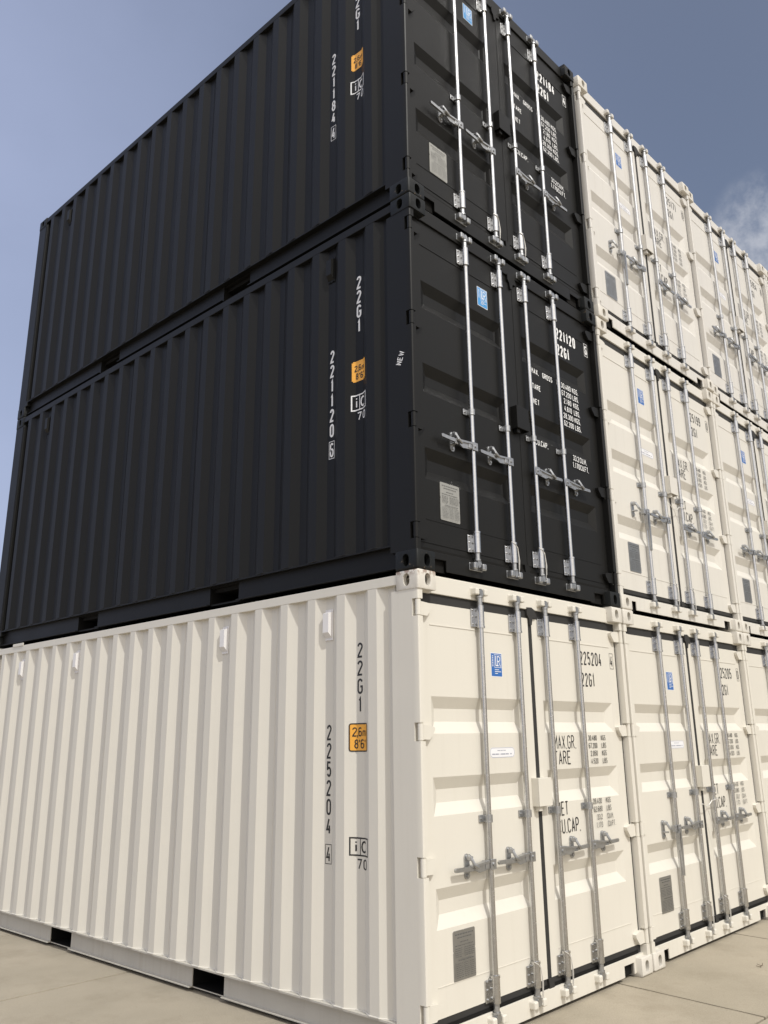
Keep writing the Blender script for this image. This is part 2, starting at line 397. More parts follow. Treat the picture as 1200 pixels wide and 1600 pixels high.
def guide(x, z0, z1, up):
    """rod bearing: sleeve and bolted flange"""
    mb = MB(); mb.cyl((x, RY), 2, 0.0255, z0, z1, 20); mb.cyl((x, RY), 2, 0.028, (z0 - .004) if up else (z1 - .008), (z0 + .008) if up else (z1 + .004), 20)
    mb.box(x - 0.026, x + 0.026, RY, D - 0.001, z0 + .004, z1 - .012, 0.002)
    mb.box(x - 0.062, x - 0.02, D - 0.009, D - 0.001, z0 + .002, z1 - .018, 0.003)
    for f in (0.15, 0.5, 0.8):
        mb.cyl((x - 0.044, z0 + (z1 - z0) * f), 1, 0.0065, D - 0.016, D - 0.006, 8)
    return mb
def clamp(x):
    mb = MB(); mb.cyl((x, RY), 2, 0.0245, 1.135, 1.178, 18); mb.box(x - 0.024, x + 0.024, RY, D - .001, 1.138, 1.175, 0.002)
    mb.box(x - 0.058, x - 0.018, D - 0.010, D - .001, 1.136, 1.178, 0.003); mb.cyl((x - 0.042, 1.157), 1, 0.007, D - 0.018, D - 0.006, 8)
    mb.box(x + 0.018, x + 0.036, D - 0.020, D - .001, 1.140, 1.172, 0.003)
    return mb
def cam_end(x, top):
    """cam at the end of a rod"""
    mb = MB(); s = 1 if top else -1; z = 2.452 if top else 0.164
    z2 = z + s * 0.030
    mb.cyl((x, RY), 2, 0.0175, min(z - s * .03, z2), max(z - s * .03, z2), 16)
    mb.cyl((x, RY), 2, 0.023, min(z2, z2 + s * .010), max(z2, z2 + s * .010), 16)
    z3 = z2 + s * 0.012
    mb.prism([(x - .018, z3), (x + .018, z3), (x + .020, z3 + s * .020), (x + .012, z3 + s * .040), (x - .008, z3 + s * .044), (x - .018, z3 + s * .030)], 1, 0.010, 0.044)
    mb.cyl((RY, z3 + s * .012), 0, 0.008, x - .032, x + .036, 10)
    return mb
def keeper(x, top):
    """fixed jaws on the header or sill that hold the cam"""
    mb = MB(); s = 1 if top else -1; z = 2.492 if top else 0.118; p = 0.050
    mb.box(x - .066, x + .070, p - .006, p + .004, min(z, z + s * .052), max(z, z + s * .052), 0.003)
    for a, b in ((-.064, -.024), (.028, .068)):
        mb.box(x + a, x + b, 0.003, p, min(z + s * .004, z + s * .048), max(z + s * .004, z + s * .048), 0.008)
    return mb
def handle(x, sgn, hang=False):
    """pivoting lever with hub plates"""
    mb = MB(); z = 0.905
    mb.box(x - 0.026, x + 0.026, 0.002, 0.008, z - .029, z + .028, 0.002)        # hub plate in front
    mb.box(x + sgn * 0.046 - .018, x + sgn * 0.046 + .018, 0.010, 0.046, z - .023, z + .025, 0.004)
    mb.cyl((x, z), 1, 0.010, -0.004, 0.003, 10)
    def P(pts, a, b):
        mb.prism([(x + sgn * u, z + v) for u, v in pts], 1, a, b)
    if not hang:
        P([(.03, -.026), (.085, -.030), (.12, -.034), (.15, -.020), (.20, -.016), (.20, .010), (.12, .012), (.03, .024)], 0.016, 0.024)
        P([(.03, .012), (.12, .004), (.20, .002), (.20, .010), (.12, .017), (.03, .024)], 0.006, 0.036)
        P([(.19, -.016), (.34, -.010), (.345, .004), (.335, .012), (.19, .008)], 0.010, 0.024)
    else:
        mb.prism([(x - .012 * sgn, z), (x + .020 * sgn, z), (x + .026 * sgn, z - .12), (x + .018 * sgn, z - .34), (x - .002 * sgn, z - .345), (x - .012 * sgn, z - .12)], 1, -0.002, 0.010)
        mb.prism([(x + .012 * sgn, z - .02), (x + .030 * sgn, z - .03), (x + .032 * sgn, z - .12), (x + .020 * sgn, z - .16)], 1, -0.002, 0.030)
    return mb
def catch(x, closed=True):
    """swivelling hasp on the door that holds the lever"""
    mb = MB(); z = 0.912
    P = arc(x, z + .045, .021, .021, 0, 180, 8) + arc(x, z - .048, .022, .022, 180, 360, 8)
    mb.prism(P, 1, D - 0.010, D - .0005)
    mb.cyl((x, z - .050), 1, 0.010, D - 0.020, D - 0.008, 10)
    mb.cyl((x, z + .050), 1, 0.009, D - 0.022, D - 0.008, 10)
    mb.tube([(x, D - .006, z + .052), (x, .034, z + .056), (x, .020, z + .046), (x + .003, .010, z + .026), (x + .010, .003, z + .008), (x + .030, .001, z - .006), (x + .046, .004, z - .010)], .0095, 8)
    mb.box(x - .012, x + .012, 0.012, D - .006, z + .030, z + .056, 0.006)
    mb.box(x - .016, x + .014, 0.012, D - .008, z - .026, z - .014, 0.003)
    return mb

# ------------------------------------------------------------------ stickers and plates
def lr_sticker():
    b = Ink(); b.fill(0, .112, 0, .145)
    f = Ink(); f.fill(-.004, .116, -.004, .149)
    i = Ink(); i.rect(.034, .104, .056, .137, .0028)
    i.stroke([(.048, .126), (.048, .068), (.074, .068)], .0075); i.stroke([(.066, .068), (.066, .126)] , .006)
    i.stroke([(.066, .126)] + arc(.080, .111, .013, .015, 90, -90) + [(.066, .096)], .006); i.stroke([(.078, .096), (.095, .066)], .006)
    for k in range(7): i.fill(.010, .020, .062 + k * .0105, .068 + k * .0105)
    for k, w in enumerate((.045, .066, .030)): i.fill(.034, .034 + w, .040 - k * .012, .044 - k * .012)
    return f, b, i
def oval_sticker():
    f = Ink(); f.fill(0, .262, 0, .062, r=.026)
    i = Ink()
    P = [(.262 - .026, .003)] + arc(.233, .031, .026, .028, -90, 90, 8) + arc(.029, .031, .026, .028, 90, 270, 8) + [(.262 - .029, .003)]
    i.stroke(P + [P[0]], .0028)
    for a, b in ((.078, .108), (.112, .135), (.140, .166)): i.fill(a, b, .041, .0455)
    for a, b in ((.022, .052), (.056, .090), (.100, .106), (.114, .160), (.164, .196), (.212, .228)): i.fill(a, b, .018, .0255)
    return f, i
def plate_meshes(hi):
    b = MB(); w, h = .194, .250
    P = [(0, .006), (.006, 0), (w - .006, 0), (w, .006), (w, .14), (w - .005, .146), (w, .152), (w, h - .006), (w - .006, h), (.10, h), (.096, h - .005), (.090, h), (.006, h), (0, h - .006), (0, .152), (.005, .146), (0, .14)]
    b.prism(P, 1, D - .004, D - .0005)
    i = Ink(); rnd = random.Random(5)
    def line(v, x0, x1, t=.004):
        u = x0
        while u < x1 - .006:
            n = rnd.uniform(.006, .022); i.fill(u, min(u + n, x1), v, v + t); u += n + .004
    line(.226, .016, .176, .007); line(.210, .034, .160, .006); line(.188, .06, .13, .005); line(.172, .014, .18, .004)
    for k in range(5): line(.158 - k * .010, .014, .075, .003); line(.158 - k * .010, .090, .182, .003)
    line(.098, .04, .17, .005)
    for k in range(8): line(.084 - k * .0095, .014, .072, .0028); line(.084 - k * .0095, .082, .125, .0028); line(.084 - k * .0095, .134, .182, .0028)
    return b, i

def seal_wire(x, var):
    z = 0.318; s = 1 if var == 0 else 0.9
    a = [(x - .034, RY - .012, z + .004), (x - .012, RY - .027, z - .012), (x + .012, RY - .027, z - .040 * s), (x + .026, RY - .020, z - .062), (x + .031, RY - .020, z - .10), (x + .030, RY - .018, z - .17), (x + .036, RY - .012, z - .215), (x + .022, RY - .014, z - .235)]
    b = [(x + .026, RY + .004, z + .004), (x + .030, RY - .016, z - .03), (x + .026, RY - .022, z - .062), (x + .034, RY - .024, z - .12), (x + .028, RY - .022, z - .19)]
    return MB().tube(a, .0024).tube(b, .0022)

# ------------------------------------------------------------------ one container
def container(label, group, kind, number, check, loc, hang=(), tie=False, vents=(), extra_new=False, worn_front_left=False, tone='', rz=0.0, jit=True):
    K = kind; P = MT[K + tone]; J = random.Random(int(number)); tab = worn_front_left; ink = MT['ink_black' if K == 'white' else 'ink_white']
    root = link('shipping_container', None); root.location = loc; root.rotation_euler = (0, 0, rz)
    root.empty_display_size = 0.3
    tag(root, label, 'shipping container', group)
    def part(name, key, fn, parent=root, material=None, smooth=True, **kw):
        me = cached((K, tone, name, key), lambda: fn().data(name, material or P, smooth, **kw)); return link(name, me, parent)
    # corner castings
    for z, top in ((0, False), (H - .118, True)):
        base = cached((K, 'cast', top), lambda: casting_mesh(MT[K + '_cast'], top))
        for fx in (False, True):
            for fy in (False, True):
                special = worn_front_left and top and not fx and not fy
                me = cached((K, 'cast', top, fx, fy, special), lambda: xform(base, fx, fy, (W if fx else 0, LEN if fy else 0, z), MT['white_cast_worn'] if special else None))
                o = link('corner_casting', me, root)
                if special: o['label'] = 'scuffed casting with rust along its upper edge'
    # front corner posts with notches for the hinges
    def post():
        m = MB(); m.box(.004, .050, .055, .222, .118, H - .118)
        z = .118
        for a, b in sorted(HINGE_Z) + [(H - .118, None)]:
            zz = a - .006 if b else a
            m.prism([(.004 + .010, .008), (.045, .008), (.050, .013), (.050, .055), (.004, .055), (.004, .020), (.0065, .0125)], 2, z, zz)
            if b: z = b + .006
        return m
    part('corner_post', 'L', post); part('corner_post', 'R', post, flipx=W)
    def rpost():
        m = MB(); m.box(.004, .06, LEN - .222, LEN - .006, .118, H - .118, .004)
        for y in (LEN - .214, LEN - .190): m.cyl((.004, y), 2, .004, .18, H - .13, 6)
        return m
    part('corner_post', 'RL', rpost); part('corner_post', 'RR', rpost, flipx=W)
    # rails
    def trail():
        return MB().box(.006, .066, .178, LEN - .178, 2.512, 2.572, .003)
    part('top_side_rail', 'L', trail); part('top_side_rail', 'R', trail, flipx=W)
    POCK = [(1.809, 2.169), (3.889, 4.249)]
    def brail():
        m = MB(); segs = [(.178, POCK[0][0]), (POCK[0][1], POCK[1][0]), (POCK[1][1], LEN - .178)]
        m.box(.006, .090, .178, LEN - .178, .162, .172)
        for a, b in segs:
            m.box(.052, .058, a, b, .030, .162); m.box(.026, .060, a, b, .0245, .031)
        for a, b in POCK:
            m.box(.060, .075, a - .002, b + .002, .022, .029)
        return m
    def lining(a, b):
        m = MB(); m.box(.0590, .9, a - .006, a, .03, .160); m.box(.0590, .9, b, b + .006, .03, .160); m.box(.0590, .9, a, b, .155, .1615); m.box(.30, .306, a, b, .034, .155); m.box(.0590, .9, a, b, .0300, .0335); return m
    for pa, pb_ in POCK: part('forklift_pocket', ('L', pa), lambda: lining(pa, pb_), material=MT['hole']); part('forklift_pocket', ('R', pa), lambda: lining(pa, pb_), material=MT['hole'], flipx=W)  # lining coloured near-black to carry the shade inside the pocket
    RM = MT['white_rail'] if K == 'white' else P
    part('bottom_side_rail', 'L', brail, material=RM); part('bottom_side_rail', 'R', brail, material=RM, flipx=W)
    # corrugated side
    def side():
        m = MB(); ys = breaks(.222, LEN - .222); zs = (.172, 2.512); vs = []
        for z in zs: vs += [(XS + prof(y), y, z) for y in ys]
        n = len(ys); m.add(vs, [(i, i + 1, n + i + 1, n + i) for i in range(n - 1)])
        m.v += [(x + .002, y, z) for x, y, z in vs]; o = len(vs); m.f += [(o + i, o + i + 1, o + n + i + 1, o + n + i) for i in range(n - 1)]
        for k in (3, 7, 11, 15):                      # sheet joints
            y = Y0 + k * PERIOD + .150
            m.box(XS + DEPTH - .0015, XS + DEPTH + .001, y, y + .008, .172, 2.512)
        rnd = random.Random(3)
        pts = [(XS + prof(y) - .002, y, .1735 + rnd.uniform(0, .0015)) for y in [a + .004 for a in ys[:-1]]]
        m.tube(pts, .0045, 6)                           # weld bead along the bottom
        return m
    part('side_panel', 'L', side); part('side_panel', 'R', side, flipx=W)
    def back():
        m = MB(); xs = []; x = .06; k = 0
        while x < W - .06: xs.append((x, [0, 0, .04, .04][k % 4])); x += [.07, .05, .07, .05][k % 4]; k += 1
        xs.append((W - .06, 0)); n = len(xs)
        m.add([(x, LEN - .02 - d, z) for z in (.16, 2.48) for x, d in xs], [(i, i + 1, n + i + 1, n + i) for i in range(n - 1)])
        m.box(.162, W - .162, LEN - .09, LEN - .012, .02, .16); m.box(.06, W - .06, LEN - .09, LEN - .012, 2.472, 2.575)
        return m
    part('end_panel', '', back)
    def roof():
        m = MB(); ys = []; y = .12; k = 0
        while y < LEN - .12: ys.append((y, [0, 0, .018, .018][k % 4])); y += [.09, .02, .09, .02][k % 4]; k += 1
        n = len(ys); m.add([(x, y, 2.572 - d) for x in (.06, W - .06) for y, d in ys], [(i, i + 1, n + i + 1, n + i) for i in range(n - 1)])
        m.box(.05, W - .05, .11, LEN - .09, 2.545, 2.552); return m
    part('roof', '', roof)
    part('floor', '', lambda: MB().box(.092, W - .092, .058, LEN - .09, .1235, .154), material=MT['hole'])
    # header and sill across the door end
    def header():
        m = MB(); m.box(.162, W - .162, .050, .13, 2.466, 2.573, .003); m.box(.050, .162, .050, .09, 2.462, 2.473); m.box(W - .162, W - .050, .050, .09, 2.462, 2.473)
        m.box(.162, W - .162, .060, .11, 2.573, 2.580)
        return m
    part('door_header', '', header)
    def sill():
        m = MB(); m.box(.325, W - .325, .046, .056, .022, .134, .002); m.box(.162, .188, .0465, .056, .022, .0915); m.box(W - .188, W - .162, .0465, .056, .022, .0915)
        m.box(.162, .325, .046, .056, .092, .134, .002); m.box(W - .325, W - .162, .046, .056, .092, .134, .002); m.box(.162, W - .162, .056, .14, .1245, .134)
        m.box(.050, .162, .046, .10, .118, .134); m.box(W - .162, W - .050, .046, .10, .118, .134)
        return m
    part('door_sill', '', sill)
    for fl in (None, W): part('sill_shade_plate', ('s', fl), lambda: MB().box(.180, .34, .075, .079, .018, .120), material=MT['hole'], flipx=fl)  # dark plate added behind each sill cut-out, standing in for the shade underneath
    # rubber seal
    def gasket():
        m = MB(); y0, y1 = D + .004, D + .03
        m.box(.050, W - .048, y0, y1, 2.405, 2.466); m.box(.050, W - .048, y0, y1, .134, .188)
        m.box(1.197, 1.241, y0 - .002, y1, .188, 2.405); m.box(W - .070, W - .048, y0, y1, .188, 2.405)
        m.prism([(1.176, 2.478), (1.235, 2.482), (1.272, 2.466), (1.285, 2.412), (1.241, 2.405), (1.228, 2.36), (1.205, 2.36), (1.197, 2.405), (1.176, 2.43)], 1, y0 - .018, y0 - .002)
        m.prism([(1.19, .188), (1.246, .188), (1.250, .122), (1.20, .122)], 1, y0 - .016, y0 - .002)
        return m
    part('door_gasket', '', gasket, material=MT['rubber'] if K == 'white' else P)
    # doors
    zs = [(1.647, 1.858), (1.197, 1.406), (.614, .822)] if K == 'white' else [(1.795, 2.003), (1.190, 1.396), (.600, .812)]
    dl = part('door', 'L', lambda: door_sheet(.047, 1.197, .160, 1.084, zs)); dl['label'] = 'left door leaf'
    dr = part('door', 'R', lambda: door_sheet(1.241, W - .070, 1.330, 2.262, zs)); dr['label'] = 'right door leaf'
    # lock box on the seam
    def lockbox():
        m = MB(); m.box(1.138, 1.288, .004, .012, 1.190, 1.362, .002); m.box(1.138, 1.144, .012, D - .001, 1.190, 1.362); m.box(1.282, 1.288, .012, D - .001, 1.190, 1.362)
        m.box(1.144, 1.282, .012, D - .001, 1.354, 1.362); m.box(1.158, 1.193, .022, D - .001, 1.160, 1.196, .003); m.box(1.144, 1.282, .040, D - .001, 1.2, 1.354)
        return m
    part('lock_box', '', lockbox, dr)
    # hinges
    def hinge(k):
        a, b = HINGE_Z[k]
        m = MB(); m.cyl((.022, .024), 2, .0165, a, b, 18); m.cyl((.022, .024), 2, .0125, a - .006, b + .006, 12)
        m.prism([(.030, b - .004), (.115, b - .010), (.155, b - .022), (.152, (a + b) / 2 + .004), (.110, a + .002), (.030, a + .004)], 1, .030, D - .0005)
        return m
    for k in range(4):
        part('hinge', ('L', k), lambda: hinge(k), dl); part('hinge', ('R', k), lambda: hinge(k), dr, flipx=W)
    # locking rods
    for i, x in enumerate(RX):
        rod = part('locking_rod', i, lambda: MB().cyl((x, RY), 2, .0172, .15, 2.46, 24), material=MT['galv'])
        sg = -1 if i < 2 else 1; hg = i in hang
        part('rod_guide', (i, 't'), lambda: guide(x, 2.292, 2.430, True), rod, MT['galv'])
        part('rod_guide', (i, 'b'), lambda: guide(x, .178, .316, False), rod, MT['galv'])
        part('rod_clamp', i, lambda: clamp(x), rod, MT['galv_dull'])
        part('cam', (i, 't'), lambda: cam_end(x, True), rod, MT['galv_dull']); part('cam', (i, 'b'), lambda: cam_end(x, False), rod, MT['galv_dull'])
        h = part('handle', (i, hg), lambda: handle(x, sg, hg), rod, MT['galv_dull'])
        if hg: h['label'] = 'unlatched lever hanging straight down'
        part('handle_catch', i, lambda: catch(x + sg * .190), dl if i < 2 else dr, MT['galv_dull'])
        km = P if K == 'white' else MT['galv_dull']
        part('cam_keeper', (i, 't'), lambda: keeper(x, True), root, km); part('cam_keeper', (i, 'b'), lambda: keeper(x, False), root, km)
        if i in (1, 2): part('seal_wire', i, lambda: seal_wire(x, i % 2), rod, MT['wire'])
    if tie:
        def tw():
            c = [(RX[1] + .0, -.006, 1.055), (RX[1] + .05, .000, 1.062), (RX[1] + .12, .010, 1.035), (RX[1] + .20, .012, 1.045), (RX[2] - .10, .004, 1.075), (RX[2] - .02, -.006, 1.085), (RX[2] + .03, -.002, 1.078)]
            e = [(RX[1] + .14, .012, 1.036), (RX[1] + .18, .014, .98), (RX[1] + .235, .010, .88), (RX[1] + .25, .008, .80), (RX[1] + .262, .012, .76)]
            return MB().tube(c, .0035).tube(e, .003)
        part('tie_wire', '', tw, root, MT['wire'])
    # vents
    for vy in vents:
        def vent():
            m = MB(); y = vy; x = XS + DEPTH
            m.box(x - .006, x - .0005, y - .036, y + .036, 2.235, 2.435, .002)
            a, b = y - .026, y + .026
            m.add([(x - .006, a - .004, 2.250), (x - .006, b + .004, 2.250), (x - .006, b + .004, 2.420), (x - .006, a - .004, 2.420), (x - .038, a, 2.285), (x - .038, b, 2.285), (x - .038, b, 2.408), (x - .038, a, 2.408)],
                  [(0, 1, 5, 4), (1, 2, 6, 5), (2, 3, 7, 6), (3, 0, 4, 7), (4, 5, 6, 7)])
            for zz in (2.240, 2.428):
                for yy in (y - .018, y + .018): m.cyl((yy, zz), 0, .005, x - .010, x - .005, 8)
            return m
        part('air_vent', vy, vent, root, MT['vent_grey'] if K == 'white' else P)
    # ------------ lettering
    def ink_part(name, key, mk, material, fn, parent, **kw):
        me = cached((K, name, key), lambda: mk().build(name, material, fn, **kw)); return link(name, me, parent)
    def column(st, yc, top, h, pitch, w, t):
        I = Ink()
        for k, ch in enumerate(st):
            ww = w * NARROW.get(ch, 1); I.text(ch, -yc - ww / 2, top - k * pitch - h, h, w, t, 0)
        return I
    if K == 'white': s = dict(c=(.530, 2.200, .093, .1095, .047, .0125), n=(.806, 1.712, .094, .1095, .042, .0125), box=(1.014, .906), lab=1.716, ic=(1.066, .972), s70=.958)
    else: s = dict(c=(.530, 2.176, .100, .1125, .046, .0150), n=(.800, 1.690, .097, .1115, .042, .0145), box=(1.004, .880), lab=1.524, ic=(1.272, 1.165), s70=1.150)
    cy, ctop, ch_, cp, cw, ct = s['c']; ny, ntop, nh, np_, nw, nt_ = s['n']
    ink_part('type_code_lettering', 'side', lambda: column('22G1', cy, ctop, ch_, cp, cw, ct), ink, side_fn, root)
    def sidenum():
        return column(number, ny, ntop, nh, np_, nw, nt_)
    def sidecheck():
        I = Ink(); zt, zb = s['box']; w = .052
        I.rect(-ny - w / 2, -ny + w / 2, zb, zt, .004); I.text(check, -ny - nw / 2 + .002, zb + .010, zt - zb - .020, nw - .004, nt_ * .85, 0); return I
    ink_part('serial_number_lettering', ('side', number), sidenum, ink, side_fn, root)
    ink_part('check_digit', ('side', check), sidecheck, ink, side_fn, root)
    def icm():
        I = Ink(); (u0, w) = (-.600, .150) if K == 'white' else (-.590, .140); zt, zb = s['ic']; t = .0085
        I.rect(u0, u0 + w, zb, zt, t); I.stroke([(u0 + w * .46, zb), (u0 + w * .46, zt)], t * .7)
        I.text('i', u0 + .020, zb + .016, (zt - zb) - .030, .075, .011, 0); I.text('c', u0 + w * .50, zb + .012, (zt - zb) * 1.0, .055, .011, 0)
        I.text('70', u0 + .042, s['s70'] - .062, .058, .040, .0085, .012); return I
    ink_part('rail_code_lettering', 'side', icm, ink, side_fn, root)
    # height label
    u0, w, zt = (-.606, .156, s['lab']) if K == 'white' else (-.588, .134, s['lab']); zb = zt - (.166 if K == 'white' else .152)
    lab = ink_part('height_label', 'amber', lambda: Ink().fill(u0, u0 + w, zb + .008, zt - .008, 40).fill(u0 + .008, u0 + w - .008, zb, zb + .0078, 38).fill(u0 + .008, u0 + w - .008, zt - .0078, zt, 38), MT['amber'], side_fn, root, base=.0012)
    def labink():
        I = Ink(); t = .007
        if K == 'white':
            a, b, c, d, r = u0 + t / 2, u0 + w - t / 2, zb + t / 2, zt - t / 2, .012
            I.stroke(arc(b - r, d - r, r, r, 0, 90, 4) + arc(a + r, d - r, r, r, 90, 180, 4) + arc(a + r, c + r, r, r, 180, 270, 4) + arc(b - r, c + r, r, r, 270, 360, 4) + [(b, d - r)], t)
        k = w / .156
        I.text('2,6', u0 + .020 * k, zb + .088 * k, .054 * k, .029 * k, .0070, .003); I.text('m', u0 + .098 * k, zb + .088 * k, .054 * k, .024 * k, .0060, .004)
        I.text("8'6\"", u0 + .032 * k, zb + .018 * k, .054 * k, .029 * k, .0070, .006); return I
    ink_part('height_lettering', 'side', labink, MT['ink_black'], side_fn, lab, base=.0022)
    if extra_new:
        def newm():
            I = Ink(); I.text('NEW', 0, 0, .048, .0245, .0062, .0065)
            J = Ink(); ca, sa = math.cos(R(69)), math.sin(R(69))
            J.q = [(k, [Vector((-.107 + p.x * ca - p.y * sa, 1.338 + p.x * sa + p.y * ca)) for p in qd]) for k, qd in I.q]; return J
        ink_part('new_lettering', '', newm, ink, lambda u, v, e: (.004 - e, -u, v), root)
    # door lettering
    def dnum():
        I = Ink()
        if K == 'white': z, z2, h, t = 2.124, 1.968, .100, .0125
        else: z, z2, h, t = 2.172, 2.026, .100, .0165
        I.text(number, 1.848, z, h, .041, t, .0125 if K == 'white' else .0145); return I
    def dcheck():
        I = Ink(); z, h, t = (2.124, .100, .0125) if K == 'white' else (2.172, .100, .0165)
        x = 2.282 if K == 'white' else 2.290
        I.rect(x, x + .052, z - .010, z + h + .006, .004); I.text(check, x + .008, z + .004, h - .014, .036, t * .85, 0); return I
    ink_part('serial_number_lettering', ('door', number), dnum, ink, door_fn, dr)
    ink_part('check_digit', ('door', check), dcheck, ink, door_fn, dr)
    ink_part('type_code_lettering', 'door', lambda: (lambda I: (I.text('22G1', 1.848, 1.968 if K == 'white' else 2.026, .100, .040, .0125 if K == 'white' else .0165, .0125), I)[1])(Ink()), ink, door_fn, dr)
    def weights():
        I = Ink()
        if K == 'white':
            I.text('MAX.GR.', 1.425, 1.536, .092, .040, .0085, .0095); I.text('TARE', 1.425, 1.434, .092, .043, .0085, .0110)
            I.text('NET', 1.420, 1.110, .090, .038, .0085, .0105); I.text('CU.CAP.', 1.412, .998, .092, .041, .0085, .0095)
            rows = [('30.480', 'KGS', 1.588), ('67.200', 'LBS', 1.535), (' 2.050', 'KGS', 1.482), (' 4.520', 'LBS', 1.429), ('28.430', 'KGS', 1.158), ('62.680', 'LBS', 1.105), ('  33.2', 'CU.M.', 1.052), (' 1.173', 'CU.FT.', 1.000)]
            for a, b, z in rows: I.text(a, 1.880, z, .037, .0175, .0042, .0050); I.text(b, 2.058, z, .037, .0175, .0042, .0055)
        else:
            I.text('MAX.', 1.445, 1.738, .046, .024, .0065, .0065); I.text('GROSS', 1.600, 1.738, .046, .024, .0068, .0050); I.text('TARE', 1.445, 1.606, .046, .024, .0065, .0065); I.text('NET', 1.445, 1.480, .046, .024, .0065, .0065)
            I.text('CU.CAP.', 1.440, 1.146, .046, .024, .0065, .0065)
            for k, (a, b) in enumerate((('30.480', 'KGS.'), ('67.200', 'LBS.'), (' 2.180', 'KGS.'), (' 4.810', 'LBS.'), ('28.300', 'KGS.'), ('62.390', 'LBS.'))):
                z = 1.740 - k * .0655; I.text(a, 1.868, z, .046, .0225, .0060, .0050); I.text(b, 2.032, z, .046, .0240, .0062, .0040)
            I.text('33.2', 1.962, 1.140, .046, .0225, .0060, .0050); I.text('CU.M.', 2.062, 1.140, .046, .0230, .0060, .0045)
            I.text('1.170', 1.950, 1.078, .046, .0225, .0060, .0050); I.text('CU.FT.', 2.062, 1.078, .046, .0230, .0060, .0045)
        return I
    ink_part('weight_lettering', 'door', weights, ink, door_fn, dr)
    # stickers and plate
    f, b, i = lr_sticker(); ox, oz = (.760, 1.998) if K == 'white' else (.792, 2.076)
    mv = lambda u, v, e: (ox + u, D - e, oz + v)
    st = ink_part('class_sticker', 'b', lambda: b, MT['blue' if K == 'white' else 'blue_light'], mv, dl, base=.0010)
    ink_part('sticker_border', 'f', lambda: f, MT['film_white'], mv, st, base=.0005)
    ink_part('sticker_lettering', 'i', lambda: i, MT['film_white'], mv, st, base=.0016)
    if K == 'white':
        f2, i2 = oval_sticker(); mo = lambda u, v, e: (.705 + u, D - e, 1.498 + v)
        ov = ink_part('oval_sticker', 'f', lambda: f2, MT['film_white'], mo, dl); ink_part('oval_sticker_lettering', 'i', lambda: i2, MT['ink_grey'], mo, ov, base=.0012)
    pb, pi = plate_meshes(K); px, pz = (.292, .340) if K == 'white' else (.300, .346)
    def shifted():
        m = MB(); m.add([(x + px, y, z + pz) for x, y, z in pb.v], pb.f); return m
    pl = part('data_plate', '', shifted, dl, MT['plate' if K == 'white' else 'plate_pale'])
    ink_part('data_plate_lettering', '', lambda: pi, MT['plate_ink'], lambda u, v, e: (px + u, D - .004 - e, pz + v), pl)
    if jit:      # nothing was stuck or hung in exactly the same place
        for o in [st, pl] + ([ov] if K == 'white' else []): o.location = (J.uniform(-.012, .012), 0, J.uniform(-.015, .015))
        for o in list(root.children):
            if o.name.startswith('locking_rod'):
                o.location = (J.uniform(-.003, .003), 0, J.uniform(-.006, .006))
    if tab:
        part('rail_plate', '', lambda: MB().box(-.001, .008, 5.27, 5.50, 2.568, 2.597, .002))
    return root

GAP = 0.021
C1, C2, C3 = W + GAP, 2 * (W + GAP) - .008, 3 * (W + GAP) - .012
wh, bk = 'white shipping containers stacked side by side', 'black shipping containers stacked at the corner'
V = Y0 + .074 + .068 + .0355
vy = [V + PERIOD, V + 5 * PERIOD, V + 13 * PERIOD, V + 17 * PERIOD]
container('white container numbered 225204 on the ground, carrying both black containers', wh, 'white', '225204', '4', (0, 0, 0), vents=vy, worn_front_left=True, jit=False)
container('black container numbered 221120 with NEW on its corner post, middle of its stack', bk, 'black', '221120', '6', (-.002, 0, H), vents=[vy[0], vy[3]], extra_new=True)
container('black container numbered 221184 on top of the other black one', bk, 'black', '221184', '4', (-.004, .004, 2 * H), vents=[vy[3]])
container('white container numbered 225205 on the ground, right of the one under the black ones', wh, 'white', '225205', '0', (C1, 0, 0), hang=(0,), tie=True)
container('white container numbered 225199 in the middle row, directly right of the middle black container', wh, 'white', '225199', '0', (C1, .0, H), hang=(0,), tie=True, tone='_mid')
container('white container numbered 225171 in the top row, directly right of the top black container', wh, 'white', '225171', '0', (C1 + .020, -.018, 2 * H), hang=(0,), tone='_top')
container('white container on the ground at the right edge of the photo, right of number 225205', wh, 'white', '225194', '6', (C2, 0, 0))
container('white container in the middle row at the right edge, right of number 225199', wh, 'white', '225187', '3', (C2, 0, H), tone='_mid')
container('white container numbered 225954 in the top row, right of number 225171', wh, 'white', '225954', '8', (C2, 0, 2 * H), tone='_top')
container('white container showing only as a sliver at the right end of the top row', wh, 'white', '225168', '2', (C3, 0, 2 * H), tone='_top')
container('white container of the fourth stack, in the middle row', wh, 'white', '225160', '1', (C3, 0, H))
container('white container of the fourth stack, on the ground', wh, 'white', '225155', '7', (C3, 0, 0))

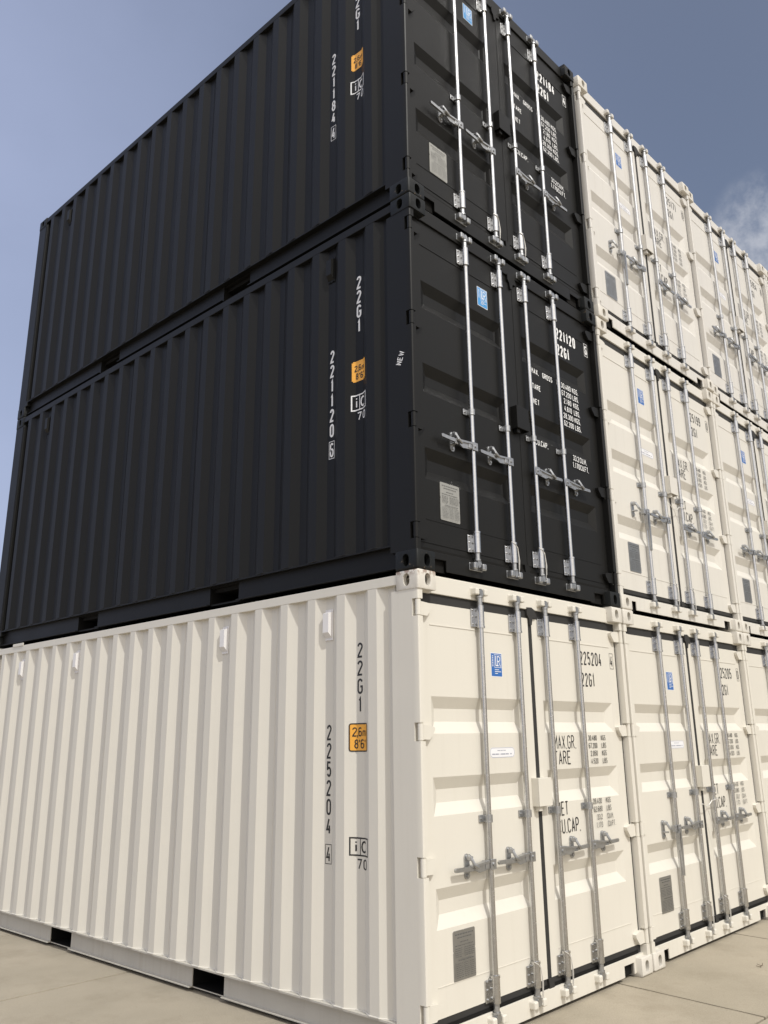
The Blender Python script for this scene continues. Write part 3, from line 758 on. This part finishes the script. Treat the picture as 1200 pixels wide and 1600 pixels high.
# ------------------------------------------------------------------ ground: concrete slabs
def ground_mat():
    m = bpy.data.materials.new('concrete'); m.use_nodes = True; nt = m.node_tree; n = nt.nodes; l = nt.links.new
    p = n['Principled BSDF']; p.inputs['Roughness'].default_value = 0.85; p.inputs['Specular IOR Level'].default_value = 0.25
    tc = n.new('ShaderNodeTexCoord')
    def noise(sc, det, ro=0.55):
        a = n.new('ShaderNodeTexNoise'); a.inputs['Scale'].default_value = sc; a.inputs['Detail'].default_value = det; a.inputs['Roughness'].default_value = ro
        l(tc.outputs['Object'], a.inputs['Vector']); return a.outputs[0]
    def ramp(v, a, b, c0, c1):
        r = n.new('ShaderNodeMapRange'); r.inputs[1].default_value = a; r.inputs[2].default_value = b; r.inputs[3].default_value = c0; r.inputs[4].default_value = c1; l(v, r.inputs[0]); return r.outputs[0]
    big = ramp(noise(0.9, 6, .6), .3, .7, 0, 1); mx = n.new('ShaderNodeMix'); mx.data_type = 'RGBA'
    mx.inputs[6].default_value = (0.325, 0.287, 0.220, 1); mx.inputs[7].default_value = (0.405, 0.354, 0.275, 1); l(big, mx.inputs[0])
    st = n.new('ShaderNodeMix'); st.data_type = 'RGBA'; st.inputs[7].default_value = (0.245, 0.208, 0.152, 1)
    l(ramp(noise(1.6, 9, .72),   .50, .68, 0, .42), st.inputs[0]); l(mx.outputs[2], st.inputs[6])
    sp = n.new('ShaderNodeMix'); sp.data_type = 'RGBA'; sp.inputs[7].default_value = (0.15, 0.12, 0.08, 1)
    l(ramp(noise(38, 3, .5), .70, .74, 0, .5), sp.inputs[0]); l(st.outputs[2], sp.inputs[6])
    fi = n.new('ShaderNodeMix'); fi.data_type = 'RGBA'; fi.blend_type = 'MULTIPLY'; fi.inputs[0].default_value = 1
    g = n.new('ShaderNodeCombineColor'); gr = ramp(noise(140, 5, .75), .25, .75, .80, 1.16)
    for k in range(3): l(gr, g.inputs[k])
    l(sp.outputs[2], fi.inputs[6]); l(g.outputs[0], fi.inputs[7]); l(fi.outputs[2], p.inputs['Base Color'])
    b = n.new('ShaderNodeBump'); b.inputs['Distance'].default_value = 0.0045; l(noise(95, 7, .75), b.inputs['Height'])
    b2 = n.new('ShaderNodeBump'); b2.inputs['Distance'].default_value = 0.012; l(noise(3, 4, .5), b2.inputs['Height']); l(b2.outputs[0], b.inputs['Normal']); l(b.outputs[0], p.inputs['Normal'])
    return m
GM = ground_mat()
mb = MB(); mb.add([(-900, -900, -.035), (900, -900, -.035), (900, 900, -.035), (-900, 900, -.035)], [(0, 1, 2, 3)])
g0 = link('ground', mb.data('ground', GM, False)); tag(g0, kind='structure')
mb = MB(); rnd = random.Random(11); SL = 1.96
sk = lambda x, y: x + 0.09 * (y - .08)                     # joints run slightly askew to the stacks
for i in range(-8, 12):
    for j in range(-7, 9):
        xa, ya = 2.05 - SL * 1 + i * SL, 2.96 - SL * 1 + j * SL
        n = 12; z = -rnd.uniform(0, .002); gp = .008
        def jag(k): return rnd.uniform(-.0018, .0022) + (rnd.random() < .12) * .004
        top = []
        for k in range(n): top.append((xa + gp + (SL - 2 * gp) * k / n, ya + gp + jag(k)))
        for k in range(n): top.append((xa + SL - gp - jag(k), ya + gp + (SL - 2 * gp) * k / n))
        for k in range(n): top.append((xa + SL - gp - (SL - 2 * gp) * k / n, ya + SL - gp - jag(k)))
        for k in range(n): top.append((xa + gp + jag(k), ya + SL - gp - (SL - 2 * gp) * k / n))
        m = len(top); cx, cy = xa + SL / 2, ya + SL / 2
        inn = [(cx + (x - cx) * .9992, cy + (y - cy) * .9992) for x, y in top]
        vs = [(sk(x, y), y, z) for x, y in inn] + [(sk(x, y), y, z - .004) for x, y in top] + [(sk(x, y), y, -.034) for x, y in top]
        mb.add(vs, [tuple(range(m))] + [(k, m + k, m + (k + 1) % m, (k + 1) % m) for k in range(m)] + [(m + k, 2 * m + k, 2 * m + (k + 1) % m, m + (k + 1) % m) for k in range(m)])
pv = link('concrete_paving', mb.data('concrete_paving', GM, False)); tag(pv, kind='structure')

# ------------------------------------------------------------------ litter on the concrete
def pebble(x, y, s, label, seed):
    bm = bmesh.new(); bmesh.ops.create_icosphere(bm, subdivisions=2, radius=1); r = random.Random(seed)
    for v in bm.verts: v.co = v.co * r.uniform(.8, 1.15); v.co = Vector((v.co.x * s, v.co.y * s * .7, v.co.z * s * .45))
    o = link('pebble', MB().bm(bm).data('pebble', MT['stone']), loc=(x, y, s * .36)); tag(o, label, 'pebble', 'small stones on the concrete')
pebble(-1.35, 2.55, .010, 'small dark stone on the concrete near the left edge of the photo', 1)
pebble(-1.32, 1.62, .016, 'flat dark stone, lowest at the bottom left of the concrete', 2)
pebble(-.62, 1.55, .008, 'tiny stone on the concrete below the dark lifting pocket', 3)
mb = MB(); mb.tube([(0, 0, .004), (.03, .012, .006), (.06, .010, .004), (.09, .022, .010)], .0022).tube([(.03, .012, .006), (.035, .04, .012)], .0016).tube([(0, 0, .004), (-.012, .03, .010)], .002)
o = link('twig', mb.data('twig', MT['wood']), loc=(3.05, -.52, 0)); tag(o, 'dry dark twig on the concrete in front of the right containers', 'twig')
